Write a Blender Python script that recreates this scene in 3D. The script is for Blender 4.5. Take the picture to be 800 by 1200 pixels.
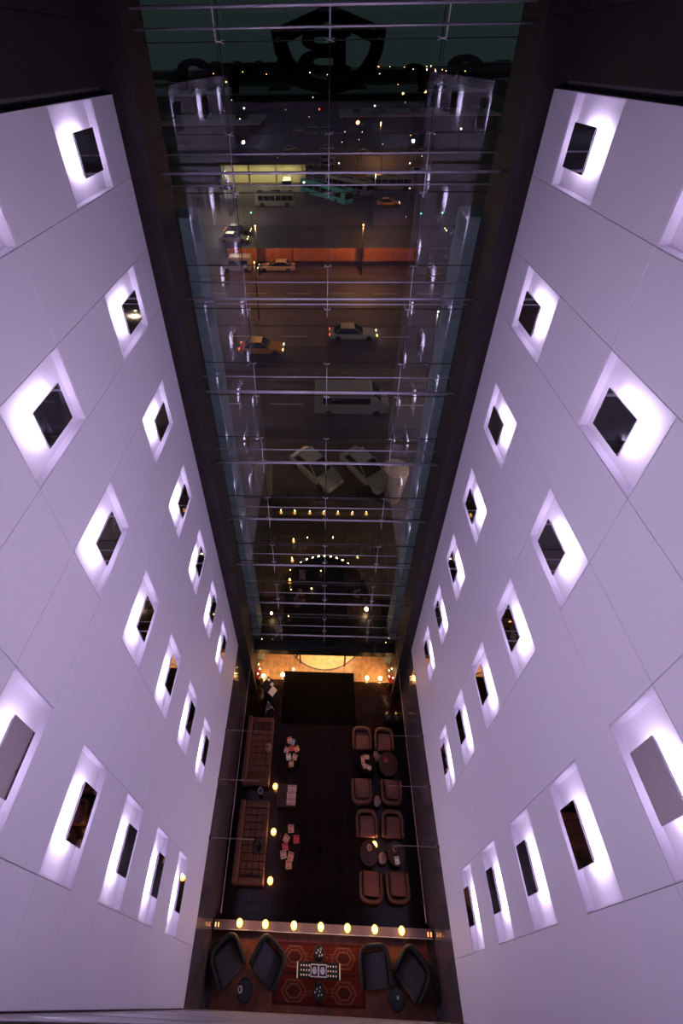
import bpy, bmesh, math, random
from mathutils import Vector, Matrix
random.seed(7)
SC = bpy.context.scene
COL = SC.collection
for o in list(bpy.data.objects): bpy.data.objects.remove(o)
PI = math.pi
S = 3.7                     # metres per half atrium width
FZ = 6.9                    # lounge floor lies 6.9 half widths below the lens
H = FZ*S
# ---------------------------------------------------------------- camera
FL, PITCH, YAW, ROLL, CX = 520.4055, 0.6051, -0.0392, -0.0154, -0.0113
PX, PY = 400-35.8578, 600-173.3314
cp, sp, cy, sy = math.cos(PITCH), math.sin(PITCH), math.cos(YAW), math.sin(YAW)
F = Vector((sy*cp, cy*cp, -sp)); R0 = Vector((cy, -sy, 0)); U0 = R0.cross(F)
R = math.cos(ROLL)*R0+math.sin(ROLL)*U0
UP = -math.sin(ROLL)*R0+math.cos(ROLL)*U0
CAM = Vector((CX*S, 0, H))
cd = bpy.data.cameras.new('camera'); cam = bpy.data.objects.new('camera', cd); COL.objects.link(cam)
cam.matrix_world = Matrix(((R.x, UP.x, -F.x, CAM.x), (R.y, UP.y, -F.y, CAM.y), (R.z, UP.z, -F.z, CAM.z), (0, 0, 0, 1)))
cd.sensor_fit = 'VERTICAL'; cd.sensor_height = 36; cd.sensor_width = 24
cd.lens = FL/1200*36
cd.shift_x = (400-PX)/1200; cd.shift_y = (PY-600)/1200
cd.clip_start = 0.02; cd.clip_end = 3000
SC.camera = cam
# ---------------------------------------------------------------- world, view
w = bpy.data.worlds.new('night_sky'); SC.world = w; w.use_nodes = True
bg = w.node_tree.nodes['Background']; bg.inputs[0].default_value = (0.5, 0.85, 0.83, 1); bg.inputs[1].default_value = 0.026
SC.view_settings.view_transform = 'Standard'; SC.view_settings.look = 'None'
SC.view_settings.gamma = 1; SC.view_settings.use_curve_mapping = False
SC.view_settings.exposure = 0.0
FILL = 65.0  # power of the fill lamps added on the rear wall
LED = 13.5                   # radiance of the backlights behind the mirror plates
cyc = SC.cycles
cyc.max_bounces = 10; cyc.diffuse_bounces = 5; cyc.glossy_bounces = 5; cyc.transparent_max_bounces = 24
cyc.sample_clamp_indirect = 6; cyc.use_denoising = True; cyc.caustics_reflective = False; cyc.caustics_refractive = False

def area(name, loc, size, power, color, aim=(0, 0, -1), sy_=None, spread=PI):
    l = bpy.data.lights.new(name, 'AREA'); l.energy = power; l.color = color; l.size = size
    if sy_: l.shape = 'RECTANGLE'; l.size_y = sy_
    l.spread = spread
    o = bpy.data.objects.new(name, l); COL.objects.link(o); o.location = loc
    o.rotation_euler = Vector(aim).to_track_quat('-Z', 'Y').to_euler(); return o
def point(name, loc, power, color, radius=.05, parent=None):
    l = bpy.data.lights.new(name, 'POINT'); l.energy = power; l.color = color; l.shadow_soft_size = radius
    o = bpy.data.objects.new(name, l); COL.objects.link(o); o.location = loc; return o

def W(x, y, z): return Vector((x*S, y*S, H+z*S))           # half-width units from the lens -> metres
def at(px, py, axis=2, val=0.0):                            # where the sight line of a photo pixel meets a plane
    d = F+(px-PX)/FL*R-(py-PY)/FL*UP
    return CAM+d*((val-CAM[axis])/d[axis])

# ---------------------------------------------------------------- materials
MATS = {}
def mat(name, col, rough=.5, metal=0, spec=.5, emit=0, noise=0, nscale=8, bump=0, coat=0, ecol=None, bscale=None):
    if name in MATS: return MATS[name]
    m = bpy.data.materials.new(name); m.use_nodes = True; nt = m.node_tree; b = nt.nodes['Principled BSDF']
    b.inputs['Base Color'].default_value = (*col, 1); b.inputs['Roughness'].default_value = rough
    b.inputs['Metallic'].default_value = metal; b.inputs['Specular IOR Level'].default_value = spec
    b.inputs['Coat Weight'].default_value = coat
    if emit:
        b.inputs['Emission Color'].default_value = (*(ecol or col), 1); b.inputs['Emission Strength'].default_value = emit
    if noise or bump:
        tc = nt.nodes.new('ShaderNodeTexCoord'); n = nt.nodes.new('ShaderNodeTexNoise')
        n.inputs['Scale'].default_value = nscale; n.inputs['Detail'].default_value = 5
        nt.links.new(tc.outputs['Object'], n.inputs['Vector'])
        if noise:
            r = nt.nodes.new('ShaderNodeValToRGB'); r.color_ramp.elements[0].position = .3; r.color_ramp.elements[1].position = .7
            r.color_ramp.elements[0].color = (*[c*(1-noise) for c in col], 1)
            r.color_ramp.elements[1].color = (*[min(1, c*(1+noise)) for c in col], 1)
            nt.links.new(n.outputs['Fac'], r.inputs['Fac']); nt.links.new(r.outputs['Color'], b.inputs['Base Color'])
        if bump:
            n2 = n
            if bscale:
                n2 = nt.nodes.new('ShaderNodeTexNoise'); n2.inputs['Scale'].default_value = bscale
                nt.links.new(tc.outputs['Object'], n2.inputs['Vector'])
            bp = nt.nodes.new('ShaderNodeBump'); bp.inputs['Strength'].default_value = bump; bp.inputs['Distance'].default_value = .01
            nt.links.new(n2.outputs['Fac'], bp.inputs['Height']); nt.links.new(bp.outputs['Normal'], b.inputs['Normal'])
    MATS[name] = m; return m
def glass_mat(name, tint, boost=1.0, rough=0.0):
    m = bpy.data.materials.new(name); m.use_nodes = True; nt = m.node_tree; nt.nodes.remove(nt.nodes['Principled BSDF'])
    out = nt.nodes['Material Output']; t = nt.nodes.new('ShaderNodeBsdfTransparent'); t.inputs[0].default_value = (*tint, 1)
    g = nt.nodes.new('ShaderNodeBsdfGlossy'); g.inputs['Roughness'].default_value = rough; g.inputs[0].default_value = (.9, .93, 1, 1)
    geo = nt.nodes.new('ShaderNodeNewGeometry'); dot = nt.nodes.new('ShaderNodeVectorMath'); dot.operation = 'DOT_PRODUCT'
    nt.links.new(geo.outputs['Normal'], dot.inputs[0]); nt.links.new(geo.outputs['Incoming'], dot.inputs[1])
    def mth(op, a, b=None):
        n = nt.nodes.new('ShaderNodeMath'); n.operation = op
        for i, v in enumerate((a, b)):
            if v is None: continue
            if isinstance(v, (int, float)): n.inputs[i].default_value = v
            else: nt.links.new(v, n.inputs[i])
        return n.outputs[0]
    c = mth('ABSOLUTE', dot.outputs['Value']); p = mth('POWER', mth('SUBTRACT', 1.0, c), 5.0)
    fr = mth('MULTIPLY', mth('ADD', mth('MULTIPLY', p, .96), .04), boost); fr = mth('MINIMUM', fr, 1.0)
    mx = nt.nodes.new('ShaderNodeMixShader'); nt.links.new(fr, mx.inputs[0])
    nt.links.new(t.outputs[0], mx.inputs[1]); nt.links.new(g.outputs[0], mx.inputs[2]); nt.links.new(mx.outputs[0], out.inputs[0])
    MATS[name] = m; return m
def emis(name, col, s):
    return mat(name, col, .6, emit=s)

M = dict(
 wall=mat('lilac_white_paint', (.60, .535, .68), .55, noise=.03, nscale=30, bump=.12, bscale=220),
 recess=mat('recess_paint', (.60, .54, .66), .5),
 trimw=mat('pale_trim', (.75, .70, .78), .4),
 joint=mat('dark_joint', (.10, .085, .11), .8),
 mirror=mat('mirror_plate', (.62, .60, .63), .03, metal=1),
 mirrorback=mat('plate_edge', (.5, .48, .5), .3, metal=1),
 granite=mat('brown_granite', (.020, .014, .018), .62, spec=.25, noise=.6, nscale=60),
 polish=mat('polished_dark_stone', (.085, .064, .088), .13, noise=.5, nscale=9, spec=.8),
 steel=mat('brushed_steel', (.62, .58, .72), .45, metal=.7),
 darksteel=mat('dark_steel', (.06, .06, .07), .4, metal=.8),
 black=mat('black_metal', (.008, .008, .009), .35),
 silicone=mat('black_joint', (.004, .004, .005), .6),
 marble=mat('black_marble', (.010, .005, .006), .14, noise=.6, nscale=2.5, spec=.45),
 mat_=mat('black_door_mat', (.003, .003, .003), 1.0, spec=.0, noise=.3, nscale=80, bump=.3),
 foyer=mat('pale_stone_floor', (.24, .15, .09), .35, noise=.35, nscale=5),
 woodf=mat('red_wood_floor', (.23, .070, .035), .35, noise=.35, nscale=4),
 rug=mat('rug_red', (.12, .008, .009), .95, noise=.35, nscale=30),
 rugdark=mat('rug_maroon', (.06, .006, .010), .95, noise=.3, nscale=30),
 rugtan=mat('rug_tan', (.20, .085, .05), .95, noise=.25, nscale=40),
 leather=mat('brown_leather', (.105, .037, .031), .5, noise=.12, nscale=8, bump=.15),
 seatl=mat('brown_seat_leather', (.17, .060, .050), .5, noise=.12, nscale=8, bump=.15),
 sofa=mat('tufted_brown_fabric', (.115, .038, .032), .65, noise=.12, nscale=10, bump=.2),
 greyfab=mat('charcoal_fabric', (.020, .019, .025), .8, noise=.2, nscale=30, bump=.2),
 greycush=mat('grey_cushion', (.075, .066, .080), .8, noise=.15, nscale=30),
 darkwood=mat('dark_wood', (.010, .005, .004), .35, spec=.15, noise=.4, nscale=6),
 brownwood=mat('brown_wood', (.050, .020, .015), .3, noise=.3, nscale=6),
 paper=mat('paper_pink', (.66, .40, .38), .6), paperw=mat('paper_white', (.85, .82, .86), .6),
 paperb=mat('paper_blue', (.30, .42, .62), .6), paperr=mat('paper_red', (.65, .06, .08), .6), papero=mat('paper_orange', (.75, .34, .22), .6),
 ink=mat('print_ink', (.08, .05, .06), .7),
 ceramic=mat('pink_ceramic', (.26, .16, .17), .35),
 flowerr=mat('red_petals', (.55, .03, .03), .6), flowerw=mat('white_petals', (.75, .75, .85), .6), leaf=mat('dark_leaf', (.03, .06, .03), .6),
 asphalt=mat('asphalt', (.040, .034, .032), .75, noise=.3, nscale=.25, bump=.1),
 lane=mat('road_asphalt', (.055, .045, .045), .6, noise=.25, nscale=.3), paint=mat('road_paint', (.45, .42, .40), .6),
 pave=mat('paving', (.075, .055, .048), .7, noise=.3, nscale=.8),
 fence=mat('orange_hoarding', (.42, .15, .05), .6, noise=.25, nscale=1.2),
 concrete=mat('blue_grey_concrete', (.17, .23, .265), .8, noise=.12, nscale=3),
 carw=mat('white_car_paint', (.52, .50, .46), .25, coat=.5), carc=mat('cream_car_paint', (.5, .42, .28), .3, coat=.5),
 cart=mat('yellow_taxi_paint', (.60, .25, .03), .3, coat=.5), cars=mat('silver_car_paint', (.35, .35, .36), .3, coat=.5),
 card=mat('dark_car_paint', (.05, .05, .06), .3, coat=.5), bust=mat('teal_bus_paint', (.08, .42, .45), .35), bust2=mat('grey_bus_paint', (.20, .20, .19), .4),
 window=mat('dark_car_glass', (.006, .007, .009), .06, spec=.8), tyre=mat('tyre_rubber', (.012, .012, .012), .8),
 wicker=mat('pale_wicker', (.36, .27, .19), .8, noise=.35, nscale=14, bump=.5),
 bldg=mat('distant_building', (.05, .05, .055), .8, noise=.3, nscale=.1), sign=mat('sign_back', (.003, .003, .004), 1.0, spec=0),
 depot=mat('depot_wall', (.70, .66, .38), .7),
 led=emis('backlight', (.90, .82, 1.0), LED),
 bulb=emis('warm_bulb', (1, .62, .25), 40), candle=emis('amber_glow', (1, .50, .10), 9), amber=emis('amber_lamp', (1, .42, .13), 10),
 whitel=emis('white_lamp', (1, .86, .66), 7), redl=emis('red_lamp', (1, .06, .03), 8), greenl=emis('green_lamp', (.1, 1, .45), 6), headl=emis('headlamp', (1, .75, .35), 6),
 pool=mat('lit_globe', (1, .5, .1), .5, emit=7, ecol=(1, .40, .06)),
)
M['glass'] = glass_mat('facade_glass', (.82, .85, .86), 2.5)
M['clear'] = glass_mat('clear_glass', (.9, .92, .92), 1.0)

# ---------------------------------------------------------------- mesh helpers
def nb(): return bmesh.new()
def box(bm, c, s, rot=None, taper=None):
    hx, hy, hz = s[0]/2, s[1]/2, s[2]/2; vs = []
    for z in (-1, 1):
        k = 1 if (z < 0 or not taper) else taper
        for x, y in ((-1, -1), (1, -1), (1, 1), (-1, 1)):
            v = Vector((x*hx*k, y*hy*k, z*hz))
            if rot is not None: v = rot @ v
            vs.append(bm.verts.new(v+Vector(c)))
    for f in ((3, 2, 1, 0), (4, 5, 6, 7), (0, 1, 5, 4), (1, 2, 6, 5), (2, 3, 7, 6), (3, 0, 4, 7)):
        bm.faces.new([vs[i] for i in f])
    return vs
def box2(bm, a, b):
    a = Vector(a); b = Vector(b); return box(bm, (a+b)/2, [abs(b[i]-a[i]) for i in range(3)])
def tube(bm, a, b, r, n=8, r2=None):
    a = Vector(a); b = Vector(b); r2 = r if r2 is None else r2
    q = (b-a).to_track_quat('Z', 'Y'); A = []; B = []
    for i in range(n):
        t = 2*PI*i/n; d = q @ Vector((math.cos(t), math.sin(t), 0)); A.append(bm.verts.new(a+d*r)); B.append(bm.verts.new(b+d*r2))
    for i in range(n): bm.faces.new((A[i], A[(i+1) % n], B[(i+1) % n], B[i]))
    bm.faces.new(A[::-1]); bm.faces.new(B)
def lathe(bm, prof, n=24, c=(0, 0, 0), sx=1, sy_=1):
    rings = []
    for r, z in prof:
        if r < 1e-5: rings.append([bm.verts.new((c[0], c[1], c[2]+z))])
        else: rings.append([bm.verts.new((c[0]+r*sx*math.cos(2*PI*i/n), c[1]+r*sy_*math.sin(2*PI*i/n), c[2]+z)) for i in range(n)])
    for a, b in zip(rings, rings[1:]):
        for i in range(n):
            j = (i+1) % n
            if len(a) == 1 and len(b) == 1: continue
            if len(a) == 1: bm.faces.new((a[0], b[j], b[i]))
            elif len(b) == 1: bm.faces.new((a[i], a[j], b[0]))
            else: bm.faces.new((a[i], a[j], b[j], b[i]))
def prism(bm, pts, z0, z1):
    A = [bm.verts.new((x, y, z0)) for x, y in pts]; B = [bm.verts.new((x, y, z1)) for x, y in pts]; n = len(pts)
    for i in range(n): bm.faces.new((A[i], A[(i+1) % n], B[(i+1) % n], B[i]))
    bm.faces.new(A[::-1]); bm.faces.new(B)
def obj(name, bm, m, parent=None, loc=None, smooth=False, bevel=0, seg=2, subs=0):
    bmesh.ops.recalc_face_normals(bm, faces=bm.faces)
    me = bpy.data.meshes.new(name); bm.to_mesh(me); bm.free(); me.materials.append(m)
    if smooth:
        for p in me.polygons: p.use_smooth = True
    o = bpy.data.objects.new(name, me); COL.objects.link(o)
    if loc is not None: o.location = loc
    if parent is not None: o.parent = parent
    if bevel:
        b = o.modifiers.new('bevel', 'BEVEL'); b.width = bevel; b.segments = seg; b.limit_method = 'ANGLE'
    if subs:
        s = o.modifiers.new('subsurf', 'SUBSURF'); s.levels = subs; s.render_levels = subs
    return o
def tag(o, label, cat, group=None, kind=None):
    if label: o['label'] = label
    if cat: o['category'] = cat
    if group: o['group'] = group
    if kind: o['kind'] = kind
    return o
def thing(name, label, cat, loc=(0, 0, 0), rz=0, group=None):
    o = bpy.data.objects.new(name, None); COL.objects.link(o); o.location = loc; o.rotation_euler = (0, 0, rz)
    o.empty_display_size = .1; return tag(o, label, cat, group)
def struct(name, bm=None, m=None, label=None, cat=None, **k):
    if bm is None:
        o = bpy.data.objects.new(name, None); COL.objects.link(o)
    else: o = obj(name, bm, m, **k)
    o['kind'] = 'structure'
    return tag(o, label, cat)
def dup(root, loc, rz=0, label=None, group=None, scale=None):
    def cc(o, par):
        c = o.copy(); COL.objects.link(c); c.parent = par
        for ch in list(o.children):
            if ch.type != 'CAMERA': cc(ch, c)
        return c
    r = cc(root, None); r.location = loc; r.rotation_euler = (0, 0, rz)
    if label: r['label'] = label
    if group: r['group'] = group
    if scale: r.scale = scale
    return r
ORD = ['first', 'second', 'third', 'fourth', 'fifth', 'sixth', 'seventh', 'eighth', 'ninth']

# ================================================================ SETTING
YE = 2.36*S                     # where the pale side walls end, before the glass front
YG = 2.62*S                     # plane of the facade glass
ZT, ZB = -.10, -5.615
YC = [1.957, 1.176, .412]; HS = .182; Z1, DZ = -.3101, .7353
YR = -.040                      # inner face of the rear wall
RD = .034                       # depth of the recesses
WT = .30                        # side wall thickness (m)
# side walls: pale panels with open joints between them, over a dark core
G = .006
def panel_rects():
    rects = []
    ybreak = []
    zs_top = ZT
    def band(z0, z1, ys):
        for a, b in zip(ys, ys[1:]): rects.append((a, b, z0, z1))
    for k in range(7):
        zt = min(Z1-DZ*k+HS, ZT); zb = Z1-DZ*k-HS
        ys = [YR]+[v for y in YC[::-1] for v in (y-HS, y+HS)]+[2.36]
        for i in range(0, 8, 2): rects.append((ys[i], ys[i+1], zb, zt))
        z2 = Z1-DZ*(k+1)+HS if k < 6 else ZB
        if k == 6:
            band(z2, zb, [YR, YC[2]-HS, YC[1]-HS, YC[0]-HS, 2.36])
        else:
            band(z2, zb, [YR, (YC[2]+HS) if k % 2 else (YC[2]-HS), (YC[1]+HS) if k % 2 == 0 else (YC[1]-HS), 2.36])
    return rects
for side, nm in ((-1, 'left'), (1, 'right')):
    root = struct('wall_'+nm)
    bm = nb()
    # backing behind the panels and recesses
    box2(bm, W(side*(1+RD+.02), YR-.02, ZB), W(side*(1+RD+.10), 2.36, ZT)); obj('wall_core', bm, M['joint'], root)
    for a, b, z0, z1 in panel_rects():
        bm = nb(); g = G/S
        box2(bm, W(side*1, a+g/2, z0+g/2), W(side*(1+RD+.02), b-g/2, z1-g/2))
        obj('wall_panel', bm, M['wall'], root, bevel=.004, seg=1)
    bm = nb(); box2(bm, W(side*.998, YR, ZB-.006), W(side*1.03, 2.36, ZB)); obj('bottom_trim', bm, M['trimw'], root)
    # dark granite band above, in slabs
    up = struct('wall_upper_'+nm)
    for y0, y1 in ((-.5, .35), (.35, 1.2), (1.2, 2.05), (2.05, 2.62)):
        for z0, z1 in ((ZT+.006, .135), (.137, .62)):
            bm = nb(); box2(bm, W(side*1.0, y0+.001, z0), W(side*1.1, y1-.001, z1)); obj('granite_slab', bm, M['granite'], up, bevel=.003, seg=1)
    bm = nb(); box2(bm, W(side*1.0, -.5, ZT), W(side*1.1, YR-.02, ZT+.01)); obj('wall_strip', bm, M['granite'], up)
    # granite pillar at the glass
    pl = struct('trim_1' if side < 0 else 'trim_2')
    n = 16
    for i in range(n):
        z0 = -FZ+(.6+FZ)*i/n; z1 = -FZ+(.6+FZ)*(i+1)/n
        bm = nb(); box2(bm, W(side*.895, 2.362, z0+.0006), W(side*1.1, 2.66, z1-.0006)); obj('granite_slab', bm, M['granite'], pl, bevel=.003, seg=1)
    # polished stone wall below
    lo = struct('wall_lower_'+nm)
    ys = [YR-.3, .39, .81, 1.195, 1.57, 1.96, 2.362]
    for a, b in zip(ys, ys[1:]):
        bm = nb(); box2(bm, W(side*1.0, a+.001, -FZ), W(side*1.1, b-.001, ZB-.008)); obj('stone_slab', bm, M['polish'], lo, bevel=.003, seg=1)
# rear wall right under the lens, with ledges at each floor
rw = struct('wall_rear')
bm = nb(); box2(bm, W(-1.1, YR-.12, -FZ), W(1.1, YR-.02, -.40)); obj('wall_core', bm, M['joint'], rw)
for k in range(8):
    z0 = -.42-.80*k; z1 = z0-.78
    bm = nb(); box2(bm, W(-1, YR-.02, max(z1, -FZ)), W(1, YR-.004, z0)); obj('wall_panel', bm, mat('rear_grey_panel', (.26, .25, .30), .5), rw)
ld = struct('trim_3')
def skew(y, k): return [(-S, (YR-.10)*S), (S, (YR-.10)*S), (S, (y+k)*S), (-S, (y-k)*S)]
bm = nb(); prism(bm, skew(-.0055, .019), H-.42*S, H-.385*S); obj('parapet_cap', bm, mat('ledge_metal', (.40, .39, .46), .45, metal=.2), ld, bevel=.004)
bm = nb(); prism(bm, skew(-.0085, .019), H-.3845*S, H-.375*S); obj('cap_step', bm, mat('ledge_metal2', (.30, .29, .34), .45, metal=.2), ld, bevel=.004)
# gallery behind the lens
bm = nb(); box2(bm, W(-1.1, -1.6, -.46), W(1.1, YR-.125, -.425)); struct('floor_gallery', bm, M['marble'])
bm = nb(); box2(bm, W(-1.1, -1.65, -.46), W(1.1, -1.6, .62)); struct('wall_gallery', bm, M['granite'])
bm = nb(); box2(bm, W(-1.1, -1.65, .62), W(1.1, 2.66, .70)); struct('ceiling', bm, M['black'])
for s_ in (-1, 1):
    bm = nb(); box2(bm, W(s_*1, -1.6, -.425), W(s_*1.1, -.5, .62)); struct('wall_gallery_'+('left' if s_ < 0 else 'right'), bm, M['granite'])

# ---------------------------------------------------------------- mirror lights in the side walls
def light_box(side):
    t = thing('mirror_light', '', 'wall light')
    # local frame: x out into the room from the wall face, y along, z up
    def L(x, y, z): return (x*side*-1*S, y*S, z*S)       # x>0 into the room
    hs = HS-.001
    bm = nb(); box2(bm, L(-RD-.012, -hs, -hs), L(-RD, hs, hs))
    obj('recess_back', bm, M['recess'], t)
    for a, b in (((-RD, -hs, -hs), (-.001, -hs+.004, hs)), ((-RD, hs-.004, -hs), (-.001, hs, hs))):
        bm = nb(); box2(bm, L(*a), L(*b)); obj('reveal', bm, M['recess'], t)
    for a, b in (((-RD, -hs+.004, -hs), (-.001, hs-.004, -hs+.004)), ((-RD, -hs+.004, hs-.004), (-.001, hs-.004, hs))):
        bm = nb(); box2(bm, L(*a), L(*b)); obj('reveal', bm, M['recess'], t)
    p = .083
    bm = nb(); box2(bm, L(.014, -p, -p), L(.020, p, p)); mp = obj('mirror_plate', bm, M['mirror'], t)
    bm = nb(); box2(bm, L(.007, -p+.008, -p+.008), L(.0138, p-.008, p-.008)); obj('housing', bm, M['mirrorback'], t)
    bm = nb(); q = p-.010
    vs = [bm.verts.new(L(.0065, a*q, b*q)) for a, b in ((-1, -1), (1, -1), (1, 1), (-1, 1))]; bm.faces.new(vs)
    obj('backlight', bm, M['led'], t)
    return t
protos = {s: light_box(s) for s in (-1, 1)}
coln = ['column beside the glass front', 'middle column', 'column nearest the viewer']
for side, sn in ((-1, 'left'), (1, 'right')):
    first = True
    for c in range(3):
        for k in range(7):
            lab = 'backlit square mirror in pale recess, %s wall, %s, %s row down' % (sn, coln[c], ORD[k])
            loc = W(side, YC[c], Z1-DZ*k)
            if k == 0: loc = W(side, YC[c], Z1-.0)
            grp = 'backlit mirrors on the %s wall' % sn
            if first: o = protos[side]; o.location = loc; o['label'] = lab; o['group'] = grp; first = False
            else: dup(protos[side], loc, 0, lab, grp)

# ---------------------------------------------------------------- facade: window_1
win = struct('window_1')
xj = [-.893, -.53, 0, .53, .893]
zj = [.60, .065, -.05]
for k in range(8): zj += [-.332-DZ*k, -.632-DZ*k]
zj = [z for z in zj if z > -6.2]+[-6.2]
zj = sorted(set(zj), reverse=True)
if -.05 in zj: zj.remove(-.05)
for i in range(len(zj)-1):
    for j in range(4):
        bm = nb(); a = W(xj[j]+.0025, 0, zj[i+1]+.0025); b = W(xj[j+1]-.0025, 0, zj[i]-.0025)
        vs = [bm.verts.new(v) for v in ((a.x, YG, a.z), (b.x, YG, a.z), (b.x, YG, b.z), (a.x, YG, b.z))]; bm.faces.new(vs)
        obj('glass_pane', bm, M['glass'], win)
for z in zj[1:-1]:
    bm = nb(); box2(bm, W(-.895, 2.618, z-.0025), W(.895, 2.623, z+.0025)); obj('seal', bm, M['silicone'], win)
for x in xj[1:-1]:
    bm = nb(); box2(bm, W(x-.0025, 2.6175, -6.2), W(x+.0025, 2.6235, .6)); obj('seal', bm, M['silicone'], win)
# trusses: a thick front chord and two back rods per floor
def rod(name, a, b, r, m=None, n=8):
    bm = nb(); tube(bm, a, b, r, n); return obj(name, bm, m or M['steel'], win, smooth=True)
for k in range(8):
    rod('front_chord', W(-.93, 2.50, -.502-DZ*k), W(.93, 2.50, -.502-DZ*k), .030)
    rod('back_rod', W(-.90, 2.57, -.422-DZ*k), W(.90, 2.57, -.422-DZ*k), .016)
    if k < 4: rod('back_rod', W(-.90, 2.59, -.585-DZ*k), W(.90, 2.59, -.585-DZ*k), .016)
rod('front_chord', W(-.93, 2.50, .190), W(.93, 2.50, .190), .030)
rod('back_rod', W(-.93, 2.50, .112), W(.93, 2.50, .112), .020)
for x in xj[1:-1]:
    for k in range(8):
        zs = -.332-DZ*k
        rod('mullion_rod', W(x*.965, 2.53, zs), W(x*.965, 2.50, -.632-DZ*k), .010, n=6)
        for z in (zs, -.632-DZ*k):
            if z < -6.15: continue
            bm = nb(); c = W(x, 2.60, z)
            tube(bm, c+Vector((0, .06, 0)), W(x*.965, 2.53, z), .012, 6)
            for a, b in ((-1, -1), (1, -1), (1, 1), (-1, 1)): tube(bm, c, c+Vector((a*.085, .05, b*.025)), .008, 5)
            obj('spider_fitting', bm, M['steel'], win)
    rod('mullion_rod', W(x, 2.50, .55), W(x, 2.53, .065), .014, n=6)
    bm = nb(); c = W(x, 2.60, .065); tube(bm, c+Vector((0, .06, 0)), W(x, 2.53, .065), .012, 6)
    for a, b in ((-1, -1), (1, -1), (1, 1), (-1, 1)): tube(bm, c, c+Vector((a*.085, .05, b*.025)), .008, 5)
    obj('spider_fitting', bm, M['steel'], win)
    for k in range(8):
        z1 = .065 if k == 0 else -.632-DZ*(k-1)
        rod('tension_cable', W(x, 2.56, z1), W(x, 2.56, -.332-DZ*k), .005, M['darksteel'], n=5)
# door head beam
bm = nb(); box2(bm, W(-.93, 2.56, -6.32), W(.93, 2.70, -6.20)); struct('trim_4', bm, M['black'], bevel=.01)

# ---------------------------------------------------------------- floors
PLY = .385; PLZ = .30*S         # raised platform: edge and height
fl = struct('floor')
nx, ny = 8, 12
for i in range(nx):
    for j in range(ny):
        x0 = -1+2*i/nx; x1 = x0+2/nx; y0 = PLY+(2.49-PLY)*j/ny; y1 = PLY+(2.49-PLY)*(j+1)/ny
        bm = nb(); a = W(x0, y0, -FZ-.02); b = W(x1, y1, -FZ)
        box2(bm, (a.x+.002, a.y+.002, a.z), (b.x-.002, b.y-.002, b.z)); obj('floor_tile', bm, M['marble'], fl)
bm = nb(); box2(bm, W(-1.1, -.2, -FZ-.06), W(1.1, 2.70, -FZ-.0205)); obj('floor_bed', bm, M['joint'], fl)
ff = struct('floor_foyer')
for i in range(8):
    for j in range(4):
        bm = nb(); a = W(-1+2*i/8, 2.49+.27*j, -FZ-.02); b = W(-1+2*(i+1)/8, 2.49+.27*(j+1), -FZ)
        box2(bm, (a.x+.003, a.y+.003, a.z), (b.x-.003, b.y-.003, b.z)); obj('floor_tile', bm, M['foyer'], ff)
pf = struct('floor_platform')
bm = nb(); box2(bm, W(-1, YR-.02, -FZ), (S, PLY*S, PLZ-.02)); obj('platform_base', bm, M['polish'], pf)
nb_ = 22
for i in range(nb_):
    y0 = (YR-.02)*S+(PLY-YR+.02)*S*i/nb_; y1 = (YR-.02)*S+(PLY-YR+.02)*S*(i+1)/nb_
    bm = nb(); box2(bm, (-S*.955, y0+.0015, PLZ-.02), (S*.945, y1-.0015, PLZ)); obj('floorboard', bm, M['woodf'], pf)
for s_ in (-1, 1):
    bm = nb(); box2(bm, (s_*S*.957, YR*S, PLZ-.02), (s_*S, PLY*S, PLZ+.01)); obj('border_slab', bm, M['polish'], pf)
#@OBJECTS
# ================================================================ ADDED FILL LAMPS, hidden under the lens ledge to even out the pale walls
for k in range(7):
    for side in (-1, 1):
        p = W(side*.90, YR-.006, -.75-.80*k)
        t = thing('wall_washer', 'slim wall washer lamp on rear wall, %s corner, %s from the top' % ('left' if side < 0 else 'right', ORD[k]), 'lamp', p, 0, 'wall washers on the rear wall')
        bm = nb(); box(bm, (0, -.014, 0), (.30, .02, .14)); obj('housing', bm, M['black'], t)
        area('washer_light', p+Vector((0, .004, 0)), .26, FILL*(2.4, 1.3, .85, .80, .80, .95, 1.6)[k], (.90, .80, 1.0), (-side*.95, .62, -.05), .10, math.radians(100))

# ================================================================ rods and cables at the foot of the pale walls
ri = 0
for side, sn in ((-1, 'left'), (1, 'right')):
    for i, y in enumerate((1.57, 1.195, .812)):
        t = thing('tie_rod', 'thin steel rod jutting from the foot of %s pale wall, %s from the entrance' % (sn, ORD[i]), 'rod', W(side*1, y, ZB-.01), 0, 'tie rods over the lounge')
        bm = nb(); tube(bm, (0, 0, 0), (-side*.40*S, 0, 0), .008, 6); obj('rod', bm, mat('rod_metal', (.30, .22, .25), .4, metal=.6), t)
        bm = nb(); tube(bm, (side*.02, 0, 0), (-side*.07, 0, 0), .055, 10); obj('knob', bm, M['black'], t)
    bm = nb(); tube(bm, W(side*.815, .40, ZB-.018), W(side*.83, 2.36, ZB-.018), .010, 6)
    tag(obj('wire_cable', bm, mat('copper_steel', (.55, .36, .30), .35, metal=.7)), 'long thin cable strung over the %s side of the lounge' % sn, 'cable')

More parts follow.
